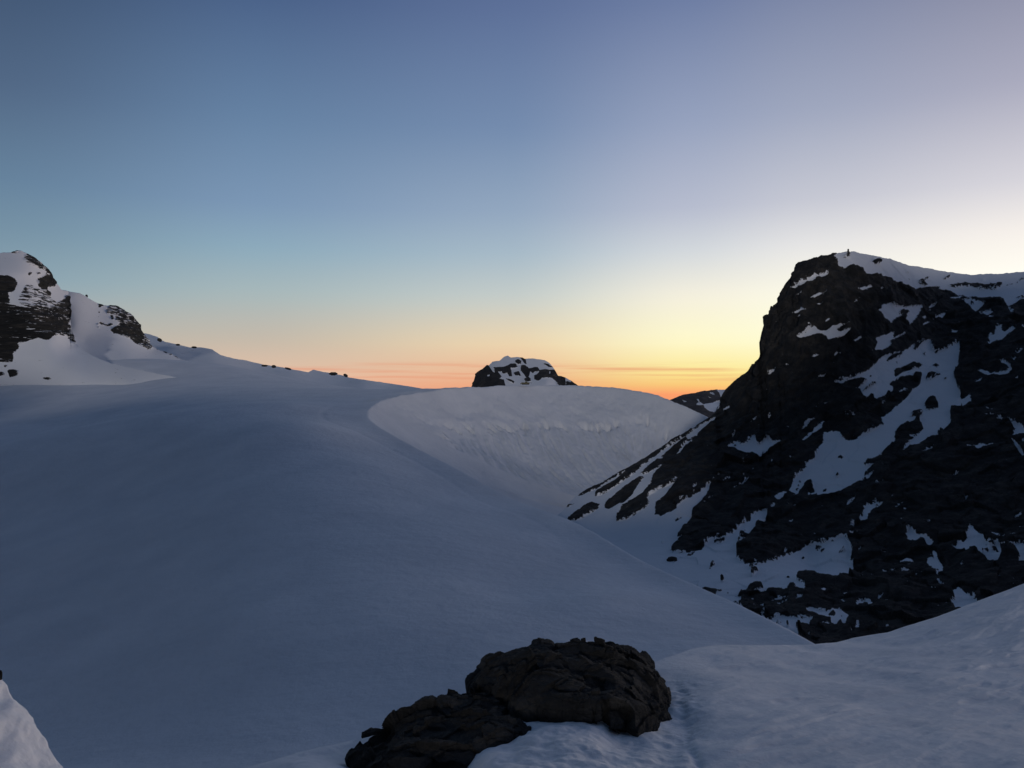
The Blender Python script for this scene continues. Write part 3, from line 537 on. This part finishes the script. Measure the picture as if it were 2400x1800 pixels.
# ================================================================ block-shaped peak over the rim, and the far mountain
Z6 = dict(off=(1100, 820), sc=7.9); mD = Mask(1080, 810, 1380, 930, 1.0, .5)
for p in [[(20,720),(60,660),(90,480),(150,360),(330,260),(400,350),(430,400),(500,450),(560,540),(640,560),(680,720)],[(440,330),(560,320),(700,300),(760,255),(860,255),(893,320),(840,337),(760,342),(780,400),(792,490),(740,492),(700,430),(620,442),(600,400),(520,402)],[(848,200),(900,168),(967,200),(952,260),(900,277),(853,240)],[(900,120),(990,120),(1045,180),(1062,275),(1018,250),(960,160)],
 [(955,300),(1030,288),(1100,350),(1200,318),(1272,320),(1312,390),(1200,412),(1180,440),(1130,402),(1100,500),(1162,560),(1140,592),(1040,582),(1008,540),(1060,520),(1000,440),(948,380)],[(1195,480),(1280,438),(1310,368),(1400,358),(1480,368),(1600,370),(1660,440),(1680,470),(1780,480),(1780,560),(1790,720),(1680,720),(1600,580),(1530,520),(1440,512),(1340,522),(1280,572),(1205,550)],[(1365,258),(1450,262),(1560,320),(1480,324)],[(1790,590),(1880,602),(1900,540),(2080,700),(1790,700)],[(815,430),(920,398),(965,492),(900,472),(850,474)],[(660,518),(760,558),(835,590),(820,622),(740,582)],[(460,360),(520,400),(560,440),(600,500),(560,540),(480,470)]]: mD.paint(p, 0, **Z6)
for p in [[(330,460),(380,460),(370,490),(335,490)],[(1130,540),(1180,540),(1150,600)],[(1480,400),(1500,400),(1500,440),(1480,440)]]: mD.paint(p, 1, **Z6)
mD.blur(1)
skyD = [(1085,935),(1107,906),(1109.5,895),(1113,883),(1115,875),(1121.5,869),(1132,864),(1140.5,856),(1146,856),(1154,847),(1163,846),(1171,845),(1181,836.5),(1190,833.7),(1197.5,838),(1210,837),(1224,838),(1230,840.5),(1246,840),(1262,842),(1277,844),(1287,850),(1296,860.5),(1302.5,870.6),(1307.6,881),(1315,881),(1328,886),(1340.5,893),(1354,903),(1380,925)]
ctD = [(1085,935,890),(1113,883,900),(1190,834,930),(1262,842,930),(1307,881,905),(1354,903,890),(1380,925,885),(1150,870,890),(1200,870,895),(1250,870,900),(1200,900,865),(1280,900,865),(1140,910,860),(1200,940,840),(1320,940,850)]
oD, XD, _, _ = relief('block_peak', skyD, ctD, 945, 1085, 1380, .55, 200, M_far, mD, back=1.2, backlen=.2, rockamp=2.2, rockscale=14, snowamp=.6, snowscale=14, edge=1.2, seed=23)
tag(oD, 'small block-shaped peak of dark rock and snow poking over the scoop rim', 'mountain', kind='structure')
E1 = dict(off=(1560, 890), sc=11.06); mE = Mask(1540, 880, 1860, 1010, 0.0, .5)
for p in [[(1310,270),(1600,240),(1540,420),(1430,462),(1400,400),(1350,340)],[(1440,538),(1300,830),(1250,900),(1150,850),(1000,752),(960,702),(900,682),(788,640),(830,598),(900,588),(970,640),(1130,608),(1300,568)],[(1125,380),(1220,348),(1285,432),(1200,412)],[(265,490),(350,468),(352,542)],[(418,540),(562,580),(480,592)],[(1090,460),(1200,490),(1150,500)],[(800,500),(860,510),(880,570),(850,560)]]: mE.paint(p, 1, **E1)
mE.blur(1)
skyE = [(1540,950),(1578,935.5),(1589,931),(1601,927),(1608,925),(1632,922.5),(1641,919),(1652,917),(1668.5,914.5),(1679,914),(1700,913.5),(1760,905),(1860,900)]
ctE = [(1540,950,2600),(1700,913,2700),(1860,900,2800),(1600,960,2300),(1700,960,2300),(1860,960,2350),(1600,1010,2100),(1800,1010,2100)]
oE, XE, _, _ = relief('distant_mountain', skyE, ctE, 1010, 1540, 1860, .9, 120, M_dist, mE, back=.6, backlen=.4, rockamp=14, rockscale=140, snowamp=3, snowscale=90, edge=.6, seed=29)
tag(oE, 'low distant mountain between the scoop rim and the dark peak', 'mountain', kind='structure')
print('left and far peaks done')

# ================================================================ near snow bank
skyF = [(-300,2200),(200,1950),(560,1808),(700,1766),(850,1735),(900,1722),(1000,1672),(1090,1642),(1130,1634),(1180,1575),(1250,1515),(1290,1502),(1320,1499),(1380,1501),(1430,1514),(1480,1548),(1510,1563),(1560,1542),(1620,1521),(1680,1512),(1760,1513),(1900,1513),(1960,1506),(2000,1495),(2080,1481),(2200,1445),(2300,1406),(2400,1368),(2500,1330),(2700,1270),(3100,1180),(3700,1110),(4600,1070)]
ctF = [(-300,2200,4),(200,1950,4.7),(560,1808,5.6),(700,1766,6.0),(850,1735,6.3),(1000,1672,6.7),(1130,1634,7.2),(1320,1506,8.2),(1430,1520,8.2),(1510,1563,7.7),(1560,1542,8.0),(1680,1512,8.8),(1900,1513,9.6),(2000,1495,10.2),(2200,1445,11),(2400,1368,12),(2700,1270,13),(3700,1110,16),(4600,1070,18),(3700,1500,10.5),(3700,1800,6.2),(3700,2150,3.8),(4600,1500,11),(4600,2150,4.2),
 (700,1800,5.2),(800,1830,5.1),(850,1780,5.9),(950,1800,5.7),(1050,1800,5.35),(900,1870,5.0),(1000,1850,5.0),(1150,1790,4.75),(1200,1760,4.95),(1255,1705,5.35),(1330,1698,5.4),(1410,1698,5.4),(1428,1738,5.15),(1500,1738,5.2),(1590,1735,5.3),(1590,1690,5.75),(1570,1640,6.4),(1540,1600,7.0),(1300,1780,4.7),(1450,1800,4.55),(1650,1800,4.6),(1620,1720,5.35),(1640,1640,6.2),(1700,1580,7.2),(1900,1600,7.1),(1900,1700,5.6),(2000,1800,4.6),(2200,1600,7.2),(2400,1600,7.4),(2400,1500,8.9),(2400,1800,4.7),(2200,1700,5.7),(2700,1500,9),(2700,1800,5),(1200,2100,2.9),(2000,2100,3.1),(2700,2100,3.3),(400,2200,3.2),(-300,2300,3.4),
 (1300,1600,7.0),(1400,1620,6.9),(1100,1720,5.9),(950,1760,5.7)]
def near_snow(X, U, V, m):
    q = np.stack([X[..., 0], X[..., 1], X[..., 2]], -1)
    # wind ripples running down to the right
    a = math.radians(-38); r = np.stack([q[..., 0]*math.cos(a)-q[..., 1]*math.sin(a), q[..., 0]*math.sin(a)+q[..., 1]*math.cos(a), q[..., 2]], -1)
    w = sm(U, 1560, 1700)
    d = w*.030*fbm(r*np.array([.55, 3.2, 1]), 4, 61, .55)+w*.014*fbm(r*np.array([2.5, 11, 3]), 3, 63)
    d = d+.05*fbm(q*.9, 3, 64)
    # crumbly snow packed against the boulders
    c = (1-sm(U, 1600, 1680))*sm(U, 1080, 1180)*sm(V, 1560, 1640)
    d = d+c*(.05*fbm(q*3.2, 4, 65, .5)+.012*fbm(q*9, 3, 66))
    # row of melt pits beside the boulder
    line = np.interp(V, [1560, 1600, 1650, 1700, 1750, 1800], [1575, 1590, 1601, 1606, 1612, 1640])
    g = np.exp(-((U-line+8*fbm(np.stack([V/30, U*0, U*0], -1), 2, 62))/13)**2)*sm(V, 1575, 1610)
    d = d-.020*g*(.35+1.1*sm(fbm(np.stack([V/11, U*0, U*0], -1), 2, 67), -.3, .4))
    # drifted streaks left by the wind
    st = fbm(r*np.array([.9, 7, 2]), 4, 69, .6); d = d+w*.018*np.maximum(st, 0)-w*.012*sm(fbm(r*np.array([1.6, 9, 2]), 3, 70), .25, .6)
    # rounded lip of the little cornice on the left
    d = d+.05*fbm(q*2.5, 4, 68)*(1-sm(U, 880, 1000))
    return d
oF, XF, UF, VF = relief('near_snow_bank', skyF, ctF, 2150, -300, 4600, 2.2, 460, M_near, None, back=.95, backlen=7., hook=near_snow, edge=0, seed=31)
tag(oF, 'wind-rippled snow bank in the foreground running up to the right', 'snow bank', kind='structure')

skyH = [(-260,1350),(-100,1470),(-30,1560),(0,1596),(14,1618),(22,1628),(30,1640),(40,1648),(50,1658),(55,1668),(62,1676),(72,1681),(74,1692),(84,1706),(95,1720),(108,1745),(122,1768),(137,1786),(152,1803),(220,1880),(300,1990)]
ctH = [(-260,1350,3.3),(0,1596,3.2),(74,1690,3.1),(152,1803,3.0),(300,1990,2.8),(-100,1700,2.55),(0,1750,2.75),(60,1800,2.8),(0,1900,2.4),(-200,1900,2.0),(150,1950,2.6),(300,2150,2.4),(-200,2150,1.8)]
def mound(X, U, V, m):
    d = .035*fbm(X*2.6, 5, 71, .55)+.012*fbm(X*14, 3, 72)
    for (u, v, r, dp) in [(0,1645,16,.035),(8,1735,26,.075),(10,1765,22,.05),(-20,1700,28,.05),(35,1790,16,.02)]: d = d-dp*np.exp(-((U-u)**2+((V-v)*.8)**2)/r**2)
    return d
oH, XH, _, _ = relief('snow_mound', skyH, ctH, 2150, -260, 300, 1.6, 300, M_near, None, back=1.6, backlen=1.2, hook=mound, edge=3.5, seed=37)
tag(oH, 'pale lumpy snow mound in the lower left corner', 'snow mound', kind='structure')

# ================================================================ boulders in the foreground
def boulder_mat():
    m, t, p = material('boulder_rock'); tc = mk(t, 'ShaderNodeTexCoord')
    mp = mk(t, 'ShaderNodeMapping'); mp.inputs['Rotation'].default_value = (.2, .35, 0); mp.inputs['Scale'].default_value = (1, 1, 2.6); link(t, tc.outputs['Object'], mp.inputs['Vector'])
    n, col = rock_cols(t, mp.outputs[0], 3.2, [(.014, .0145, .015), (.027, .027, .0265), (.075, .072, .068)])
    link(t, col, p.inputs['Base Color']); p.inputs['Roughness'].default_value = .9
    if 'Specular IOR Level' in p.inputs: p.inputs['Specular IOR Level'].default_value = .2
    n2 = mk(t, 'ShaderNodeTexNoise', Scale=14.0, Detail=10.0, Roughness=.72); link(t, mp.outputs[0], n2.inputs['Vector'])
    vo = mk(t, 'ShaderNodeTexVoronoi', Scale=5.0, feature='DISTANCE_TO_EDGE'); link(t, mp.outputs[0], vo.inputs['Vector'])
    mr = mk(t, 'ShaderNodeMapRange'); link(t, vo.outputs[0], mr.inputs[0]); mr.inputs[2].default_value = .08
    b1 = mk(t, 'ShaderNodeBump', Strength=.5, Distance=.05); link(t, mr.outputs[0], b1.inputs['Height'])
    b2 = mk(t, 'ShaderNodeBump', Strength=.9, Distance=.05); link(t, n2.outputs[0], b2.inputs['Height']); link(t, b1.outputs[0], b2.inputs['Normal']); link(t, b2.outputs[0], p.inputs['Normal'])
    return m
M_boulder = boulder_mat()
def slab(name, top, bot, ctrl, thick, mat, nuu, nvv, amp, scale, seed, jag=3.):
    """a closed boulder: outline = top and bottom lines at their own distance, swelling to both sides"""
    u0, u1 = top[0][0], top[-1][0]
    s = .5-.5*np.cos(np.linspace(0, math.pi, nuu)); s = .35*s+.65*np.linspace(0, 1, nuu)
    us = u0+(u1-u0)*s
    vt = poly_interp(top, us); vb = poly_interp(bot, us)
    jn = lambda k: jag*fbm(np.stack([us/13., us*0+k, us*0], -1), 4, seed+int(k), .6)
    vt = vt+jn(1)*sm(vb-vt, 3, 30); vb = vb+jn(5)*sm(vb-vt, 3, 30)*.8
    th = np.linspace(0, 2*math.pi, 2*nvv, endpoint=False)     # round the section
    t = .5-.5*np.cos(th); side = np.sin(th)
    Vv = vt[None]+(vb-vt)[None]*t[:, None]; Uu = np.broadcast_to(us[None], Vv.shape)
    cp = np.array(ctrl, float); f = TPS(cp[:, :2], 1/cp[:, 2], 1e-5); D0 = 1/f(Uu, Vv)
    prof = np.sqrt(np.clip(1-(2*s-1)**8, 0, 1))[None]*np.sign(side)[:, None]*np.abs(side)[:, None]**.6
    D = D0+thick*(.5-.5*prof*1.0) - thick*.0
    X = P(Uu, Vv, D)
    n = normals(X)
    # outward normals: away from the middle of each section
    cen = X.mean(0, keepdims=True); sg = np.sign(((X-cen)*n).sum(-1, keepdims=True)); n = n*sg
    q = X*np.array([1, 1, 1.5])
    d = amp*(fbm(q/scale, 6, seed, .55, True)*.75+.35*fbm(q/scale*.4, 2, seed+7))
    q2 = X/scale*1.7; cell = np.floor(q2[..., 2:3]*1.5+fbm(q2, 2, seed+8)[..., None]*1.2)
    d = d+amp*.25*vnoise(np.concatenate([q2[..., :2], cell], -1), seed+9)
    qw = q/scale+.35*fbm(q/scale*1.5, 2, seed+20)[..., None]
    d = d+amp*.9*facet(qw*.9, seed+30)+amp*.4*facet(qw*2.6+5, seed+31)
    e = sm(np.abs(side), 0, .25)[:, None]*sm(np.minimum(s, 1-s), 0, .03)[None]
    X = X+n*(d*(.12+.88*e))[..., None]
    X = np.concatenate([X, X[:1]], 0)
    return grid_mesh(name, X, mat)
topA = [(1094,1634),(1098,1612),(1104,1600),(1130,1577),(1150,1549),(1180,1544),(1210,1530),(1250,1518),(1256,1511),(1285,1511),(1300,1519),(1350,1518),(1380,1521),(1420,1526),(1485,1532),(1500,1540),(1514,1556),(1545,1597),(1560,1632),(1572,1665),(1582,1702),(1592,1728),(1594,1740)]
botA = [(1094,1637),(1110,1634),(1130,1630),(1136,1636),(1145,1660),(1180,1700),(1240,1735),(1258,1706),(1330,1702),(1408,1698),(1420,1716),(1430,1738),(1470,1745),(1500,1738),(1540,1744),(1560,1738),(1594,1742)]
ctA = [(1094,1635,6.3),(1250,1518,6.5),(1420,1526,6.6),(1514,1556,6.6),(1590,1735,5.6),(1300,1600,5.9),(1400,1600,5.9),(1300,1700,5.3),(1420,1700,5.25),(1500,1738,5.2),(1200,1680,5.7),(1500,1640,5.7),(1150,1600,6.25)]
rA = slab('boulder', topA, botA, ctA, 1.1, M_boulder, 460, 320, .075, .5, 101)
tag(rA, 'large dark boulder with a rounded top, half sunk in the foreground snow', 'boulder')
topL = [(826,1830),(832,1800),(836,1778),(850,1768),(866,1752),(900,1728),(912,1715),(918,1690),(924,1682),(945,1667),(962,1668),(985,1655),(1000,1637),(1012,1634),(1016,1640),(1030,1633),(1060,1637),(1100,1643),(1150,1640),(1200,1645),(1230,1665),(1250,1700),(1262,1712)]
botL = [(826,1835),(835,1860),(900,1900),(1000,1890),(1080,1870),(1130,1812),(1150,1792),(1180,1775),(1190,1760),(1220,1748),(1245,1728),(1262,1714)]
ctL = [(830,1820,5.1),(918,1690,5.7),(1012,1634,6.0),(1150,1640,6.0),(1262,1712,5.4),(1000,1750,5.2),(900,1780,5.15),(1100,1760,5.15),(1180,1775,4.95),(1080,1850,4.6),(900,1890,4.5),(1150,1700,5.45)]
rL = slab('boulder', topL, botL, ctL, .9, M_boulder, 400, 300, .07, .45, 131)
tag(rL, 'lower dark boulder leaning left against the large rounded one', 'boulder')
topS = [(848,1722),(856,1716),(868,1708),(880,1706),(895,1708),(915,1704),(930,1712)]
botS = [(848,1728),(862,1726),(880,1726),(900,1728),(915,1730),(930,1724)]
rS = slab('rock', topS, botS, [(848,1725,6.3),(930,1715,6.2),(890,1706,6.35),(890,1730,6.2),(900,1800,6.0)], .25, M_boulder, 90, 60, .015, .1, 151, 1.)
tag(rS, 'small dark rock on the snow lip left of the two boulders', 'rock')

# ---- loose stones, each set down on the surface that carries it
def lump_geo(seed, n=28, amp=.28):
    th = np.linspace(0, 2*math.pi, 2*n+1); ph = np.linspace(0, math.pi, n)
    T, Ph = np.meshgrid(th, ph); X = np.stack([np.sin(Ph)*np.cos(T), np.sin(Ph)*np.sin(T), np.cos(Ph)], -1)
    r = 1+amp*fbm(X*1.4+seed, 4, seed, .5, True); pw = .8
    X = np.sign(X)*np.abs(X)**pw
    return X*r[..., None]
def lump(name, u, v, D, w, h, label, seed, group=None, mat=None, cat='rock', tilt=0.):
    """w, h in pixels of the photograph; turned into metres at distance D"""
    s = D/F_PX; X = lump_geo(seed)*np.array([w*s/2, w*s/2*.8, h*s/2]); c, sn_ = math.cos(tilt), math.sin(tilt)
    X = np.stack([X[..., 0]*c+X[..., 2]*sn_, X[..., 1], -X[..., 0]*sn_+X[..., 2]*c], -1)
    o = grid_mesh(name, X, mat or M_stone); o.location = P(u, v, D); return tag(o, label, cat, group)
M_stone = mixed_mat('loose_stone', 2., DARK, amp=.1)
def distB(u, v):
    k = ((UB-u)**2+(VB-v)**2).argmin(); return XB.reshape(-1, 3)[k][1]
lump('rock', 1575, 1313, distB(1575, 1313)-.4, 21, 15, 'single dark boulder alone on the snow basin, below the lowest rock tongue', 201, tilt=-.2)
lump('rock', 1695, 1366, distB(1695, 1366)-.4, 12, 8, 'small dark rock on the snow basin above the rocky hummock', 202)
lump('rock', 1745, 1262, distB(1745, 1262)-.6, 24, 13, 'flat dark block in the snow gully above the basin', 203)
lump('rock', 1680, 1270, distB(1680, 1270)-.4, 12, 10, 'dark stone at the edge of the rock tongue beside the snow gully', 204)
lump('rock', 1847, 1352, distB(1847, 1352)-.4, 6, 4, 'tiny dark stone on the snow just above the hummock', 205)
lump('rock_pinnacle', 202, 699, 955, 5, 17, 'thin dark rock spike on the snow skyline between the two left peaks', 206, tilt=.15, cat='rock')
lump('rock', 374, 797, 1110, 9, 7, 'dark outcrop on the pale ridge just right of the rocky shoulder', 207, tilt=.5)
lump('rock', 417, 808, 1100, 8, 4, 'dark outcrop on the pale ridge skyline, second from the rocky shoulder', 208)
lump('rock', 455, 814, 1085, 10, 4, 'low dark outcrop on the pale ridge skyline, third from the rocky shoulder', 209)
lump('rock', 620, 857, 985, 13, 4, 'leftmost dark stone of the row where the pale ridge dips', 210)
lump('rock', 642, 859, 975, 9, 6, 'tallest dark stone of the row where the pale ridge dips', 211)
lump('rock', 675, 864, 955, 13, 4, 'rightmost flat stone of the row where the pale ridge dips', 212, tilt=.25)
lump('rock', 781, 876, 880, 17, 7, 'left dark outcrop of the pair on the ridge before the col', 213)
lump('rock', 810, 880, 870, 10, 6, 'right dark outcrop of the pair on the ridge before the col', 214, tilt=.6)
lump('rock', 1, 1583, 3.15, 7, 20, 'tiny black stone tip on the snow mound at the left edge', 215, mat=M_boulder)
lump('rock_pinnacle', 1808, 727, 381, 6, 17, 'small upright finger of rock on the steep left edge of the dark peak', 216)

# cairn on the summit of the right peak
M_cairn = mixed_mat('cairn_stone', .5, [(.06, .055, .05), (.09, .085, .08), (.14, .13, .12)], amp=.1)
cp = P(1988, 590, 397); s = .8*397/F_PX
ce = bpy.data.objects.new('cairn', None); C.objects.link(ce); ce.location = cp
tag(ce, 'little stone cairn standing on the summit of the dark right peak', 'cairn')
for nm, z0, z1, r0, r1, sd in [('stone_base', -3.5, 1.2, 5.2, 3.0, 1), ('stone_column', .8, 5.2, 2.5, 2.2, 2), ('cap_stone', 4.8, 8.2, 2.7, 2.0, 3)]:
    n = 24; zz = np.linspace(z0, z1, 14); rr = np.linspace(r0, r1, 14)
    zz = np.r_[z0, zz, z1]; rr = np.r_[0, rr, 0]; T = np.linspace(0, 2*math.pi, n+1)
    X = np.stack([rr[:, None]*np.cos(T), rr[:, None]*np.sin(T), np.broadcast_to(zz[:, None], (16, n+1))], -1)
    X = X*s; X[..., :2] *= (1+.18*vnoise(np.stack([np.cos(T)*2+np.zeros((16, 1)), np.sin(T)*2+np.zeros((16, 1)), zz[:, None]*1.1+np.zeros(n+1)], -1), sd))[..., None]
    o = grid_mesh(nm, X, M_cairn, {'snow': np.zeros(X.shape[:2])}, smooth=False); o.parent = ce

# the long low yellow machine parked on the rim
def flat_mat(name, col, rough=.6):
    m, t, p = material(name); tc = mk(t, 'ShaderNodeTexCoord'); n = mk(t, 'ShaderNodeTexNoise', Scale=1.5, Detail=5.0); link(t, tc.outputs['Object'], n.inputs['Vector'])
    link(t, ramp(t, n.outputs[0], [(.3, tuple(c*.7 for c in col)), (.7, col)]), p.inputs['Base Color']); p.inputs['Roughness'].default_value = rough; return m
M_yel = flat_mat('yellow_paint', (.13, .11, .045)); M_blk = flat_mat('black_rubber', (.02, .02, .022)); M_gls = flat_mat('dark_glass', (.03, .04, .05), .1)
import bmesh
def box(bm, x0, x1, y0, y1, z0, z1, bev=0):
    r = bmesh.ops.create_cube(bm, size=1); 
    for v in r['verts']: v.co = ((x0+x1)/2+v.co.x*(x1-x0), (y0+y1)/2+v.co.y*(y1-y0), (z0+z1)/2+v.co.z*(z1-z0))
    if bev: bmesh.ops.bevel(bm, geom=list({e for v in r['verts'] for e in v.link_edges}), offset=bev, segments=2, affect='EDGES')
def bobj(nm, bm, mat, par):
    me = bpy.data.meshes.new(nm); bm.to_mesh(me); bm.free(); me.materials.append(mat); o = bpy.data.objects.new(nm, me); C.objects.link(o); o.parent = par; return o
mp_ = P(1232, 901.5, 566)
me_ = bpy.data.objects.new('snow_groomer', None); C.objects.link(me_); me_.location = mp_; me_.scale = (.8, .8, .8)
tag(me_, 'long low dull-yellow vehicle parked on the snow rim below the block-shaped peak', 'snow vehicle')
b = bmesh.new(); box(b, -3.8, 3.4, -1.3, 1.3, .7, 1.9, .15); bobj('body', b, M_yel, me_)
b = bmesh.new(); box(b, -.6, 1.6, -1.2, 1.2, 1.9, 2.75, .2); bobj('cab', b, M_yel, me_)
b = bmesh.new(); box(b, -.35, 1.35, -1.24, 1.24, 2.1, 2.55, .02); bobj('window', b, M_gls, me_)
for yy in (-1.35, 1.35):
    b = bmesh.new(); box(b, -3.6, 3.2, yy-.35, yy+.35, 0, .75, .3); bobj('track', b, M_blk, me_)
b = bmesh.new(); box(b, 3.4, 5.4, -.15, .15, 1.5, 1.75, .04); bobj('boom', b, M_blk, me_)
b = bmesh.new(); box(b, -4.5, -3.9, -1.7, 1.7, .3, 1.4, .1); bobj('blade', b, M_yel, me_)
print('scene done')
